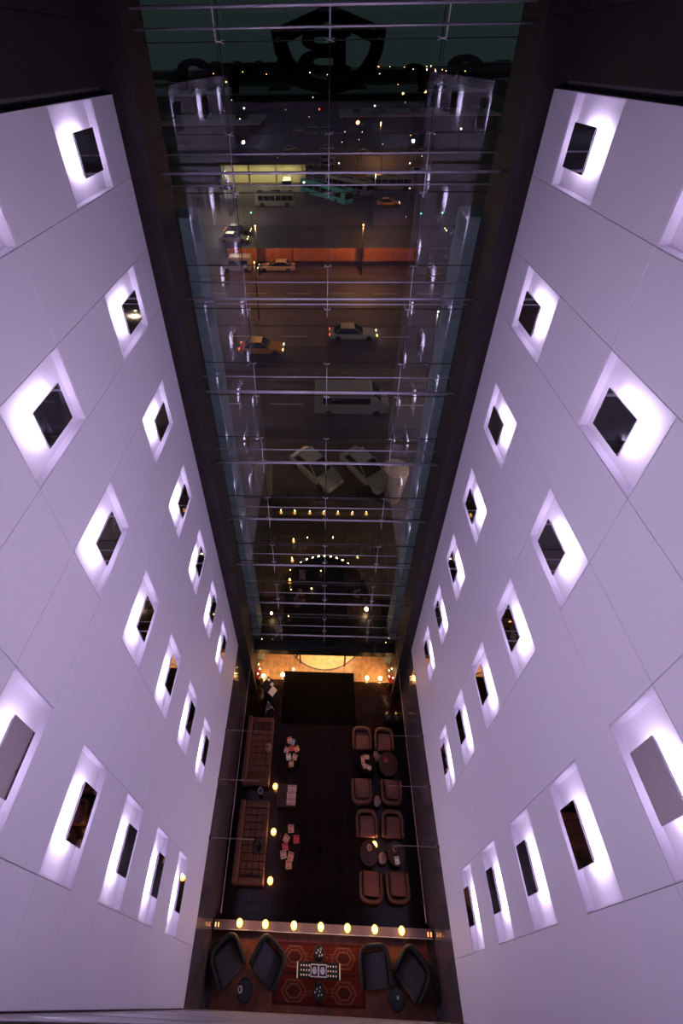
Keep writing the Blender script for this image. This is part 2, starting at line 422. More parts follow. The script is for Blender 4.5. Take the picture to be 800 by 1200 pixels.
# ================================================================ partition with seven lamps
t = thing('low_partition', 'polished low partition ledge carrying a row of seven bright lamps', 'partition', (0, 1.49, 0))
bm = nb(); box2(bm, (-3.64, -.06, 0), (3.64, .06, 1.42)); obj('panel', bm, M['polish'], t)
bm = nb(); box2(bm, (-3.66, -.11, 1.42), (3.66, .09, 1.46)); obj('ledge', bm, mat('rose_metal', (.24, .17, .20), .3, metal=.6), t, bevel=.005)
bm = nb(); box2(bm, (-3.66, -.125, 1.40), (3.66, -.111, 1.475)); obj('edge_strip', bm, M['steel'], t)
for i, x in enumerate((-2.79, -1.92, -.96, -.06, .83, 1.74, 2.63)):
    l = thing('ledge_lamp', 'glowing amber lamp on the low partition, %s from the left wall' % ORD[i], 'lamp', (x, 1.51, 1.46), 0, 'lamps on the low partition')
    bm = nb(); lathe(bm, [(0, 0), (.05, 0), (.05, .03), (.03, .05), (0, .05)], 12); obj('base', bm, M['darksteel'], l)
    bm = nb(); bmesh.ops.create_icosphere(bm, subdivisions=2, radius=.10, matrix=Matrix.Translation((0, 0, .145))); obj('bulb', bm, emis('hot_bulb', (1, .60, .10), 6), l, smooth=True)
    point('lamp_glow', (x, 1.51, 1.82), 8, (1, .50, .20), .03)
for s_, sn in ((-1, 'left'), (1, 'right')):
    t = thing('brass_bracket', 'pair of glowing brass bars at the %s end of low partition' % sn, 'bracket', (s_*3.55, 1.46, 1.46))
    for dx in (-.05, .05):
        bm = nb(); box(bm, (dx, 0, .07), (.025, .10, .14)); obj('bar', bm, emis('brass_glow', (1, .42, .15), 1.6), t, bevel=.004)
    bm = nb(); box(bm, (0, 0, .008), (.2, .14, .016)); obj('plate', bm, M['darksteel'], t)

# ================================================================ sofas
def sofa(y, L, xo, label):
    t = thing('sofa', label, 'sofa', (xo, y, 0), 0, 'tufted sofas along the left wall')
    D = 1.16; bm = nb(); box2(bm, (-D/2, -L/2, .10), (D/2, L/2, .30)); obj('base', bm, M['sofa'], t, bevel=.03)
    bm = nb(); box2(bm, (-D/2, -L/2, .301), (-D/2+.22, L/2, .80)); obj('backrest', bm, M['sofa'], t, bevel=.06, seg=3)
    for s_ in (-1, 1):
        bm = nb(); box2(bm, (-D/2+.221, s_*L/2, .301), (D/2, s_*(L/2-.18), .62)); obj('armrest', bm, M['sofa'], t, bevel=.05, seg=3)
    # tufted seat: a grid of pads
    n = 9; m_ = 4; x0, x1 = -D/2+.225, D/2; y0, y1 = -L/2+.185, L/2-.185
    for i in range(n):
        for j in range(m_):
            a = (x0+(x1-x0)*j/m_+.004, y0+(y1-y0)*i/n+.004, .301); b = (x0+(x1-x0)*(j+1)/m_-.004, y0+(y1-y0)*(i+1)/n-.004, .45)
            bm = nb(); box2(bm, a, b); obj('tuft_pad', bm, M['sofa'], t, bevel=.03, seg=2)
    for a in (-1, 1):
        for b in (-1, 1):
            bm = nb(); tube(bm, (a*(D/2-.1), b*(L/2-.1), 0), (a*(D/2-.1), b*(L/2-.1), .10), .03, 8); obj('leg', bm, M['darkwood'], t)
    return t
sofa(6.34, 2.26, -2.86, 'tufted reddish brown sofa by left wall, nearer the entrance')
sofa(3.58, 2.24, -2.78, 'tufted reddish brown sofa by left wall, nearer the lamp partition')
def cushion(x, y, m, label, ring=False):
    t = thing('round_cushion', label, 'cushion', (x, y, .455))
    bm = nb()
    if ring: lathe(bm, [(.10, .0), (.19, .0), (.20, .05), (.16, .09), (.11, .06), (.10, .0)], 20)
    else: lathe(bm, [(0, 0), (.12, 0), (.155, .05), (.12, .10), (0, .11)], 20)
    obj('cover', bm, m, t, smooth=True)
    bm = nb(); lathe(bm, [(0, 0), (.03, 0), (.03, .02), (0, .025)], 10, (0, 0, .11 if not ring else .0)); obj('button', bm, M['darkwood'], t)
cushion(-2.45, 6.42, M['ceramic'], 'small round pinkish cushion on the sofa nearer the entrance')
cushion(-2.50, 3.42, M['greyfab'], 'dark ring shaped cushion on the sofa nearer the lamps', True)
t = thing('glass_vase', 'slim clear glass vase on floor between the two sofas', 'vase', (-2.62, 5.02, 0))
bm = nb(); lathe(bm, [(0, 0), (.10, 0), (.12, .10), (.10, .3), (.08, .45), (.10, .46), (.06, .44), (.06, .05), (0, .05)], 18); obj('body', bm, mat('pale_glass', (.35, .35, .5), .08, metal=.6), t, smooth=True)
bm = nb(); lathe(bm, [(.085, .455), (.105, .455), (.105, .475), (.085, .475), (.085, .455)], 18); obj('rim', bm, M['steel'], t)

# ================================================================ low tables
def round_table(name, x, y, rx, ry, h, m, label, cat='coffee table'):
    t = thing(name, label, cat, (x, y, 0))
    bm = nb(); lathe(bm, [(0, h-.04), (1, h-.04), (1.02, h-.02), (1, h), (0, h)], 36, (0, 0, 0), rx, ry)
    obj('tabletop', bm, m, t)
    bm = nb(); lathe(bm, [(0, 0), (.62, 0), (.62, .03), (.15, .05), (.12, h-.05), (0, h-.05)], 24, (0, 0, 0), rx, rx); obj('pedestal', bm, M['darkwood'], t, smooth=False)
    return t
round_table('coffee_table', -1.42, 6.33, .34, .56, .40, M['darkwood'], 'dark oval coffee table strewn with magazines, nearest the entrance')
round_table('coffee_table', -1.29, 3.48, .41, .62, .40, M['darkwood'], 'dark oval coffee table strewn with magazines, nearest the lamp partition')
t = thing('coffee_table', 'dark square coffee table with magazines between the two oval ones', 'coffee table', (-1.52, 4.93, 0))
bm = nb(); box2(bm, (-.40, -.34, .36), (.40, .34, .40)); obj('tabletop', bm, M['brownwood'], t, bevel=.006)
for a in (-1, 1):
    for b in (-1, 1):
        bm = nb(); box(bm, (a*.35, b*.29, .18), (.05, .05, .36)); obj('leg', bm, M['darkwood'], t)
def magazine(x, y, z, rz, m, label, wx=.21, wy=.28, group='magazines on the low tables'):
    t = thing('magazine', label, 'magazine', (x, y, z), rz, group)
    bm = nb(); box2(bm, (-wx/2, -wy/2, 0), (wx/2, wy/2, .005)); obj('pages', bm, M['paperw'], t)
    bm = nb(); box2(bm, (-wx/2-.002, -wy/2-.002, .0051), (wx/2+.002, wy/2+.002, .0060)); c = obj('cover', bm, m, t)
    bm = nb(); box2(bm, (-wx*.4, wy*.27, .0061), (wx*.4, wy*.38, .0065)); box2(bm, (-wx*.35, -wy*.3, .0061), (wx*.1, -wy*.22, .0065)); obj('print', bm, M['ink'], t)
T1 = [(-.10, .42, .3, 'papero', 'orange'), (.04, .36, -.2, 'paperb', 'blue'), (.02, .12, .1, 'paperr', 'red'), (.24, .10, .5, 'papero', 'tan'), (-.20, .04, -.4, 'paper', 'pink'),
      (-.10, -.20, .2, 'paperw', 'white'), (.17, -.20, -.3, 'paper', 'rose'), (.03, -.44, .05, 'papero', 'salmon')]
for i, (dx, dy, r, m, c) in enumerate(T1):
    magazine(-1.42+dx, 6.33+dy*.95, .402+.0068*i, r, M[m], '%s magazine on the oval table nearest the entrance, %s from its far end' % (c, ORD[i]), .20, .20)
T3 = [(.02, .48, .1, 'papero', 'orange'), (.25, .20, .05, 'paperr', 'red'), (-.14, .20, -.5, 'papero', 'tan'), (-.17, -.02, .3, 'paperr', 'crimson'), (-.22, -.22, .2, 'paper', 'pale pink'),
      (.06, -.26, -.2, 'papero', 'salmon'), (0, -.48, .1, 'papero', 'amber')]
for i, (dx, dy, r, m, c) in enumerate(T3):
    magazine(-1.29+dx, 3.48+dy, .402+.0068*i, r, M[m], '%s magazine on the oval table nearest the lamps, %s from its far end' % (c, ORD[i]), .22, .22)
for i in range(3):
    magazine(-1.32+(.02 if i == 0 else 0), 5.14-.205*i, .402, .04*(1-i), M['paper'], 'pink magazine on square table, %s from the entrance side' % ORD[i], .36, .19)

def globe(x, y, label):
    t = thing('globe_lamp', label, 'lamp', (x, y, 0), 0, 'glowing globe lamps on the lounge floor')
    bm = nb(); lathe(bm, [(0, 0), (.07, 0), (.05, .02), (0, .02)], 14); obj('base', bm, M['darksteel'], t)
    bm = nb(); bmesh.ops.create_icosphere(bm, subdivisions=2, radius=.105, matrix=Matrix.Translation((0, 0, .125))); obj('globe', bm, M['pool'], t, smooth=True)
    bm = nb(); bmesh.ops.create_icosphere(bm, subdivisions=1, radius=.04, matrix=Matrix.Translation((0, 0, .215))); obj('flame', bm, emis('flame_core', (1, .75, .25), 30), t, smooth=True)
    point('globe_glow', (x+.0, y, .42), 4, (1, .42, .14), .05)
globe(-1.97, 3.90, 'glowing amber globe on floor beside the nearer sofa, upper one')
globe(-1.97, 2.62, 'glowing amber globe on floor at the nearer sofa lower corner')
globe(-2.03, 5.24, 'glowing amber globe against the square coffee table')
globe(2.02, 3.66, 'glowing amber globe between armchairs and round tables at right')

# ================================================================ tub chairs
def u_shape(w, d, th, n=14, inner=False):
    pts = []; r = w/2; ri_ = r-th; e = .62; r2 = min(d*.5, r)
    def arc(rx, ry, a): c, q = math.cos(a), math.sin(a); return (math.copysign(abs(c)**e, c)*rx, (d/2-r2)+ry*abs(q)**e)
    for i in range(n+1): pts.append(arc(r, r2, PI*i/n))
    pts.append((-r, -d/2)); pts.append((-ri_, -d/2))
    for i in range(n+1): pts.append(arc(ri_, r2-th, PI-PI*i/n))
    pts.append((ri_, -d/2)); pts.append((r, -d/2))
    return pts
def tub_chair(loc, rz, label, group, w=.86, d=.76, hb=.68, m='leather', mc='seatl', ms=.46, th=.105):
    t = thing('armchair', label, 'armchair', loc, rz, group)      # faces local -y, back towards +y
    bm = nb(); prism(bm, u_shape(w, d, th), .12, hb*.86); obj('backrest', bm, M[m], t, bevel=.045, seg=3, smooth=True)
    bm = nb(); box2(bm, (-w/2+th+.005, -d/2, .12), (w/2-th-.005, d/2-.16, .30)); obj('seat_base', bm, M[m], t, bevel=.02)
    bm = nb(); box2(bm, (-w/2+th+.01, -d/2-.03, .301), (w/2-th-.01, d/2-.17, ms)); obj('seat_cushion', bm, M[mc], t, bevel=.05, seg=3, smooth=True)
    for a in (-1, 1):
        for b in (-1, 1):
            bm = nb(); tube(bm, (a*(w/2-.12), b*(d/2-.16), 0), (a*(w/2-.12), b*(d/2-.16), .12), .02, 8, .03); obj('leg', bm, M['darkwood'], t)
    return t
CH = [(1.72, 6.90, 0, 'left one of the pair nearest the entrance'), (2.70, 6.88, 0, 'right one of the pair nearest the entrance'),
      (1.61, 5.12, PI, 'left one of the second pair from the entrance'), (2.83, 5.12, PI, 'right one of the second pair from the entrance'),
      (1.74, 4.22, 0, 'left one of the third pair from the entrance'), (2.76, 4.22, 0, 'right one of the third pair from the entrance'),
      (1.78, 2.52, PI, 'left one of the pair nearest the lamp partition'), (2.76, 2.55, PI, 'right one of the pair nearest the lamp partition')]
c0 = None
for x, y, rz, lab in CH:
    rz += random.uniform(-.05, .05)
    L_ = 'brown leather tub armchair, '+lab
    if c0 is None: c0 = tub_chair((x, y, 0), rz, L_, 'tub armchairs on the right of the lounge')
    else: dup(c0, (x, y, 0), rz, L_)
round_table('side_table', 1.88, 6.02, .36, .36, .50, M['darkwood'], 'dark round table with white papers between first chair pairs, left', 'side table')
round_table('side_table', 2.78, 6.02, .40, .40, .50, M['brownwood'], 'brown round table with red flowers between first chair pairs, right', 'side table')
round_table('side_table', 1.76, 3.38, .33, .33, .50, M['brownwood'], 'brown round table with small bowl between last chair pairs, left', 'side table')
round_table('side_table', 2.80, 3.40, .33, .33, .50, M['brownwood'], 'brown round table with white vase between last chair pairs, right', 'side table')
for i, (dx, dy, r) in enumerate(((-.16, .08, .1), (0, .17, 1.5), (-.12, -.10, .5), (.06, -.17, 1.2))):
    magazine(1.86+dx, 6.04+dy, .502+i*.0068, r, M['paper'], 'pink paper on the dark round table, %s in its curved fan' % ORD[i], .14, .24)
def stool(x, y, lab):
    t = thing('small_stool', 'small round pinkish pedestal '+lab, 'stool', (x, y, 0), 0, 'pinkish pedestals between the armchairs')
    bm = nb(); lathe(bm, [(0, .40), (.14, .40), (.155, .42), (.14, .45), (0, .455)], 20); obj('top', bm, M['ceramic'], t, smooth=True)
    bm = nb(); lathe(bm, [(0, 0), (.11, 0), (.11, .02), (.025, .04), (.025, .40), (0, .40)], 14); obj('pedestal', bm, M['steel'], t)
stool(2.31, 6.30, 'below the armchair pair nearest the entrance')
stool(2.22, 4.86, 'between the second and third armchair pairs')
stool(2.28, 3.28, 'between the last two round tables')
def pot_flowers(loc, m, label, r=.10, h=.16, n=14, pm='darkwood', spread=.12, fr=.028, name='flower_pot'):
    t = thing(name, label, 'flowers', loc)
    bm = nb(); lathe(bm, [(0, 0), (r*.7, 0), (r, h*.6), (r*.9, h), (r*.8, h), (0, h*.9)], 16); obj('pot', bm, M[pm], t, smooth=True)
    bm = nb()
    for q in range(9):
        a = q*2.4; rr = spread*.8*math.sqrt((q+.5)/9); c = Vector((rr*math.cos(a), rr*math.sin(a), h+.04))
        bmesh.ops.create_icosphere(bm, subdivisions=1, radius=fr*1.2, matrix=Matrix.Translation(c) @ Matrix.Diagonal((1, 1, .5, 1)))
    obj('leaves', bm, M['leaf'], t)
    for q in range(n):
        a = q*2.4; rr = spread*math.sqrt((q+.5)/n); bm = nb()
        c = Vector((rr*math.cos(a), rr*math.sin(a), h+.07+.05*(1-(rr/spread)**2)))
        for k in range(5):
            b = 2*PI*k/5; bmesh.ops.create_icosphere(bm, subdivisions=1, radius=fr*.55, matrix=Matrix.Translation(c+Vector((math.cos(b), math.sin(b), 0))*fr*.6) @ Matrix.Diagonal((1, 1, .5, 1)))
        obj('bloom', bm, M[m], t)
    return t
pot_flowers((2.68, 6.10, .502), 'flowerr', 'small red flowers on the brown round table near the entrance', .07, .10, 7, 'ceramic', .09, .035)
t = thing('small_bowl', 'small orange bowl on the last brown round table, left', 'bowl', (1.78, 3.52, .502))
bm = nb(); lathe(bm, [(0, 0), (.04, 0), (.10, .06), (.09, .06), (.035, .015), (0, .015)], 18); obj('bowl', bm, M['papero'], t, smooth=True)
bm = nb(); bmesh.ops.create_icosphere(bm, subdivisions=2, radius=.05, matrix=Matrix.Translation((0, 0, .07))); obj('fruit', bm, M['ceramic'], t, smooth=True)
t = thing('white_vase', 'tall pale vase lying bright on last round table, right', 'vase', (2.74, 3.50, .502))
bm = nb(); lathe(bm, [(0, 0), (.06, 0), (.09, .1), (.05, .22), (.07, .26), (.05, .26), (.03, .2), (0, .19)], 18); obj('body', bm, M['ceramic'], t, smooth=True)
bm = nb(); tube(bm, (0, -.02, .26), (.02, -.12, .42), .006, 5); tube(bm, (0, 0, .26), (-.05, .03, .44), .006, 5); obj('stem', bm, M['leaf'], t)
magazine(2.80, 3.22, .502, .1, M['paperw'], 'white leaflet on last round table below the vase', .16, .20, 'papers on the round tables')

# ================================================================ entrance end of the lounge
bm = nb(); box2(bm, (-2.0, 7.45, .0005), (1.5, 9.58, .014)); struct('floor_mat', bm, M['mat_'], 'wide black entrance mat in front of the revolving door', None)
for i, (x, y) in enumerate(((-3.02, 9.33), (-2.07, 9.41), (-1.55, 9.66), (2.15, 9.37), (2.80, 9.37), (3.45, 9.37))):
    t = thing('floor_uplight', 'glowing amber floor light by the entrance, %s from left' % ORD[i], 'lamp', (x, y, 0), 0, 'floor lights by the entrance')
    k = .55 if i == 2 else 1
    bm = nb(); lathe(bm, [(0, 0), (.13*k, 0), (.13*k, .03), (.11*k, .04), (0, .04)], 18); obj('ring', bm, M['darksteel'], t)
    bm = nb(); lathe(bm, [(0, .041), (.095*k, .041), (.07*k, .075), (0, .09)], 18); obj('lens', bm, emis('uplight_lens', (1, .60, .20), 22), t, smooth=True)
    point('uplight_glow', (x, y, .36), 16*k, (1, .48, .14), .05)
def bouquet(x, y, lab):
    t = thing('flower_stand', lab, 'flowers', (x, y, 0))
    bm = nb(); lathe(bm, [(0, 0), (.16, 0), (.12, .1), (.10, .5), (.16, .75), (.13, .75), (0, .6)], 18); obj('vase', bm, M['darkwood'], t, smooth=True)
    for q in range(12):
        a = q*2.4; rr = .20*math.sqrt((q+.5)/12); bm = nb(); c = Vector((rr*math.cos(a), rr*math.sin(a), .86+.16*(1-rr/.2)))
        for k in range(6):
            b = 2*PI*k/6; bmesh.ops.create_icosphere(bm, subdivisions=1, radius=.035, matrix=Matrix.Translation(c+Vector((math.cos(b), math.sin(b), 0))*.04))
        obj('bloom', bm, M['flowerr'], t)
    for q in range(7):
        a = 2*PI*q/7; bm = nb(); e = Vector((.22*math.cos(a), .22*math.sin(a), 1.5+.15*math.sin(q*3))); tube(bm, (0, 0, .75), e, .006, 5); br = obj('twig', bm, M['leaf'], t)
        bm = nb(); bmesh.ops.create_icosphere(bm, subdivisions=1, radius=.022, matrix=Matrix.Translation(e)); obj('twig_light', bm, M['bulb'], br)
bouquet(-3.28, 9.10, 'red bouquet with tiny lights in a dark vase, left of entrance')
bouquet(3.28, 9.05, 'red bouquet with tiny lights in a dark vase, right of entrance')
t = thing('reception_podium', 'black podium with white papers at left of the entrance', 'podium', (-2.52, 8.50, 0), math.radians(-38))
bm = nb(); box2(bm, (-.32, -.22, 0), (.32, .22, 1.05)); obj('cabinet', bm, M['black'], t, bevel=.01)
bm = nb(); box2(bm, (-.38, -.27, 1.051), (.38, .27, 1.09)); obj('top', bm, M['black'], t, bevel=.006)
for i, (dx, dy, wx, wy, lab) in enumerate(((.20, -.06, .28, .34, 'large'), (-.02, .12, .14, .14, 'medium'), (-.27, .17, .12, .11, 'small'))):
    p = Matrix.Rotation(math.radians(-38), 3, 'Z') @ Vector((dx, dy, 0))
    sheet = tag(obj('paper_sheet', (lambda b: (box(b, (0, 0, .003), (wx, wy, .006)), b)[1])(nb()), M['paperw'], None, (-2.52+p.x, 8.50+p.y, 1.091)), '%s white paper sheet lying on the black podium' % lab, 'paper'); sheet.rotation_euler = (0, 0, math.radians(-38))
t = thing('easel', 'slender grey easel leaning near the sofa by the entrance', 'easel', (-2.55, 7.85, 0), math.radians(25))
for a, b in (((-.22, 0, 0), (0, 0, 1.3)), ((.22, 0, 0), (0, 0, 1.3)), ((0, .35, 0), (0, .02, 1.3))):
    bm = nb(); tube(bm, a, b, .018, 6); obj('leg', bm, M['steel'], t)
bm = nb(); box(bm, (0, -.03, .55), (.36, .03, .03)); obj('tray', bm, M['steel'], t)
bm = nb(); box(bm, (0, -.02, .85), (.20, .02, .50)); obj('board', bm, mat('grey_board', (.10, .09, .10), .6), t)
for x, lab in ((2.98, 'left'), (3.42, 'right')):
    t = thing('pedal_bin', 'glossy black round bin with domed lid, %s one of two' % lab, 'bin', (x, 7.72, 0), 0, 'glossy bins behind the armchairs')
    bm = nb(); lathe(bm, [(0, 0), (.17, 0), (.18, .45), (0, .45)], 20); obj('body', bm, M['black'], t, smooth=True)
    bm = nb(); lathe(bm, [(.185, .452), (.185, .48), (.14, .56), (.06, .60), (0, .61)], 20); obj('lid', bm, mat('gloss_black', (.01, .01, .015), .06, spec=1), t, smooth=True)

# revolving door
t = thing('revolving_door', 'round glass revolving door with warm lit stone floor inside', 'door', (0, 11.92, 0))
RDm = 2.25
bm = nb(); lathe(bm, [(0, .0005), (RDm, .0005), (RDm, .012), (0, .012)], 48); obj('floor_disc', bm, mat('warm_stone', (.50, .36, .24), .4, noise=.2, nscale=5), t)
bm = nb(); lathe(bm, [(RDm-.04, .0125), (RDm+.02, .0125), (RDm+.02, .03), (RDm-.04, .03), (RDm-.04, .0125)], 48); obj('floor_ring', bm, M['darksteel'], t)
for k in range(4):
    a = math.radians(50+90*k); d = Vector((math.cos(a), math.sin(a), 0)); w_ = None
    bm = nb(); e = d*(RDm-.06); nrm = Vector((-d.y, d.x, 0))*.025
    for z0, z1 in ((.04, .14), (2.2, 2.3)):
        tube(bm, d*.1+Vector((0, 0, (z0+z1)/2)), e+Vector((0, 0, (z0+z1)/2)), .04, 6)
    tube(bm, e+Vector((0, 0, .04)), e+Vector((0, 0, 2.3)), .03, 6); w_ = obj('door_wing', bm, M['black'], t)
    bm = nb(); vs = [bm.verts.new(v) for v in (d*.1+Vector((0, 0, .14)), e+Vector((0, 0, .14)), e+Vector((0, 0, 2.2)), d*.1+Vector((0, 0, 2.2)))]; bm.faces.new(vs); obj('wing_glass', bm, M['clear'], w_)
bm = nb(); tube(bm, (0, 0, .02), (0, 0, 2.4), .07, 12); obj('central_post', bm, M['black'], t)
for a0, a1 in ((150, 210), (-30, 30)):
    bm = nb(); n = 12; A = [];
    for i in range(n+1):
        a = math.radians(a0+(a1-a0)*i/n); A.append((bm.verts.new((RDm*math.cos(a), RDm*math.sin(a), .03)), bm.verts.new((RDm*math.cos(a), RDm*math.sin(a), 2.35))))
    for i in range(n): bm.faces.new((A[i][0], A[i+1][0], A[i+1][1], A[i][1]))
    obj('curved_glass', bm, M['clear'], t)
for x in (-1.20, 1.04):
    bm = nb(); y = -math.sqrt(RDm*RDm-x*x)-.02; tube(bm, (x, y, .0), (x, y, 2.35), .045, 8); obj('door_post', bm, M['black'], t)
bm = nb(); lathe(bm, [(0, 2.42), (RDm+.08, 2.42), (RDm+.08, 2.66), (0, 2.70)], 48); obj('canopy_roof', bm, M['black'], t)
for i in range(9):
    a = math.radians(90+(i-4)*8.2); x, y = (RDm+.10)*math.cos(a), (RDm+.10)*math.sin(a)
    bm = nb(); bmesh.ops.create_icosphere(bm, subdivisions=1, radius=.055, matrix=Matrix.Translation((x, y, 2.62))); obj('canopy_bulb', bm, M['bulb'], t)
for x in (-1.1, 0, 1.1):
    area('door_downlight', (x, 10.75, 2.38), .25, 78, (1, .50, .17), (0, -.15, -1))
for x in (-2.9, 2.9):
    area('foyer_downlight', (x, 10.35, 2.38), .25, 24, (1, .42, .12), (0, -.1, -1))
bm = nb(); box2(bm, (-4.1, 9.99, 2.42), (4.1, 12.0, 2.58)); struct('ceiling_foyer', bm, M['black'])

# ================================================================ platform seating
def wing(loc, rz, label):
    return tub_chair(loc, rz, label, 'charcoal armchairs on the raised platform', 1.0, .86, .80, 'greyfab', 'greycush', .46)
wing((-3.10, .80, PLZ), math.radians(36), 'charcoal armchair on platform, outermost at left')
wing((-1.72, .80, PLZ+.0168), math.radians(-32), 'charcoal armchair on platform, left of the red rug')
wing((1.68, .80, PLZ+.0168), math.radians(6), 'charcoal armchair on platform, right of the red rug')
wing((2.90, .72, PLZ), math.radians(-42), 'charcoal armchair on platform, outermost at right')
def lowtab(x, y, lab):
    t = thing('side_table', lab, 'side table', (x, y, PLZ))
    bm = nb(); lathe(bm, [(0, .46), (.22, .46), (.24, .48), (.22, .50), (0, .50)], 24); obj('tabletop', bm, mat('black_gloss_top', (.012, .014, .02), .12), t)
    bm = nb(); lathe(bm, [(0, 0), (.16, 0), (.16, .02), (.03, .04), (.03, .46), (0, .46)], 16); obj('pedestal', bm, M['black'], t)
lowtab(-2.42, .20, 'small black round table below the left charcoal armchairs')
lowtab(2.30, .19, 'small black round table below the right charcoal armchairs')
t = thing('white_cup', 'white cup on a saucer by the left small black table', 'cup', (-2.56, .22, PLZ+.501))
bm = nb(); lathe(bm, [(0, 0), (.03, 0), (.045, .07), (.038, .07), (.025, .01), (0, .01)], 14, (0, 0, .012)); obj('cup', bm, M['ceramic'], t, smooth=True)
bm = nb(); lathe(bm, [(0, 0), (.05, 0), (.075, .011), (0, .011)], 16); obj('saucer', bm, M['paperw'], t)
t = thing('candle_holder', 'small glass candle holder on the right small black table', 'candle', (2.33, .22, PLZ+.501))
bm = nb(); lathe(bm, [(0, 0), (.035, 0), (.04, .07), (.032, .07), (.03, .01), (0, .01)], 14); obj('glass_cup', bm, M['steel'], t, smooth=True)
bm = nb(); tube(bm, (0, 0, .012), (0, 0, .05), .02, 10); obj('candle', bm, M['paperw'], t)
# rug with a geometric pattern
t = thing('area_rug', 'red geometric patterned rug on the wooden platform', 'rug', (-.11, .58, PLZ), 0)
bm = nb(); box2(bm, (-1.47, -.60, 0), (1.47, .62, .010)); obj('rug_field', bm, M['rug'], t)
def flat(name, pts, m, z): bm = nb(); prism(bm, pts, z, z+.0015); return obj(name, bm, m, t)
def hexp(cx, cy_, rx, ry): return [(cx+rx*math.cos(PI*k/3), cy_+ry*math.sin(PI*k/3)) for k in range(6)]
for y0, y1 in ((-.585, -.54), (.56, .605)): flat('border_band', [(-1.44, y0), (1.44, y0), (1.44, y1), (-1.44, y1)], M['rugdark'], .0101)
for x0, x1 in ((-1.44, -1.38), (1.38, 1.44)): flat('border_band', [(x0, -.535), (x1, -.535), (x1, .555), (x0, .555)], M['rugdark'], .0101)
for cx_, cy_ in ((-.80, -.33), (.80, -.33), (-.80, .33), (.80, .33), (0, -.33), (0, .33)):
    k = .36 if cx_ else .26
    flat('medallion', hexp(cx_, cy_, k*1.15, k*.70), M['rugtan'], .0101)
    flat('medallion_field', hexp(cx_, cy_, k*1.02, k*.60), M['rug'], .0117)
    flat('medallion_ring', hexp(cx_, cy_, k*.78, k*.44), M['rugtan'], .0133)
    flat('medallion_core', hexp(cx_, cy_, k*.62, k*.33), M['rugdark'], .0149)
    for q in range(12):
        a = 2*PI*q/12; px_, py_ = cx_+k*.90*math.cos(a), cy_+k*.52*math.sin(a)
        flat('motif', [(px_-.022, py_), (px_, py_-.018), (px_+.022, py_), (px_, py_+.018)], M['rugtan'], .0133)
for x in (-.40, .40):
    for y in (-.40, -.33, -.26, .26, .33, .40):
        flat('motif', [(x-.08, y-.010), (x+.08, y-.010), (x+.08, y+.010), (x-.08, y+.010)], M['rugtan'], .0101)
flat('centre_stripe', [(-1.35, -.03), (1.35, -.03), (1.35, .03), (-1.35, .03)], M['rugdark'], .0101)
# long low table with trays
zt = PLZ+.0165
t = thing('long_table', 'narrow dark low table with bright end bars on the red rug', 'coffee table', (-.12, .64, zt))
bm = nb(); box2(bm, (-.68, -.16, .38), (.68, .16, .41)); obj('tabletop', bm, M['black'], t, bevel=.004)
for s_ in (-1, 1):
    bm = nb(); box2(bm, (s_*.66, -.16, .411), (s_*.69, .16, .45)); obj('end_bar', bm, mat('bright_brass', (.9, .62, .45), .25, metal=.6, emit=.35), t)  # weak emission in the brass makes the bars look lit
    for y in (-.12, .12):
        bm = nb(); box(bm, (s_*.62, y, .19), (.04, .04, .38)); obj('leg', bm, M['darkwood'], t)
for i, x in enumerate((-.25, .01)):
    t = thing('square_tray', 'silver framed square tray with round bowl, %s half of the long table' % ('left' if i == 0 else 'right'), 'tray', (x, .64, zt+.411))
    bm = nb()
    for a, b in (((-.125, -.125), (.125, -.105)), ((-.125, .105), (.125, .125)), ((-.125, -.105), (-.105, .105)), ((.105, -.105), (.125, .105))): box2(bm, (*a, 0), (*b, .02))
    obj('frame', bm, M['paperw'], t)
    bm = nb(); box2(bm, (-.104, -.104, 0), (.104, .104, .006)); obj('tray_base', bm, M['black'], t)
    bm = nb(); lathe(bm, [(0, .007), (.04, .007), (.075, .05), (.065, .05), (.03, .015), (0, .015)], 18); obj('bowl', bm, M['steel'], t, smooth=True)
for s_, sn in ((-1, 'left'), (1, 'right')):
    for i in range(4):
        for j in range(3):
            c = (-.12+s_*(.30+.085*i)+(.0 if s_ > 0 else .0), .64+(j-1)*.09, zt+.411)
            lab = 'tea light on %s side of long table, %s column from the trays, %s' % (sn, ORD[i], ('lowest', 'middle', 'uppermost')[j])
            bm = nb(); lathe(bm, [(0, 0), (.014, 0), (.020, .03), (0, .03)], 8); o = obj('tea_light', bm, mat('tea_glass', (.95, .75, .62), .2, emit=.35), None, c); tag(o, lab, 'candle', 'tea lights at the %s end of the long table' % sn)
pot_flowers((-.10, 1.00, zt), 'flowerw', 'white flowers in dark bowl on the rug edge nearest the lamps', .17, .30, 6, 'black', .11, .022)
pot_flowers((-.12, .26, zt), 'flowerw', 'white flowers in dark bowl on the rug nearest the viewer', .19, .34, 6, 'black', .12, .022)

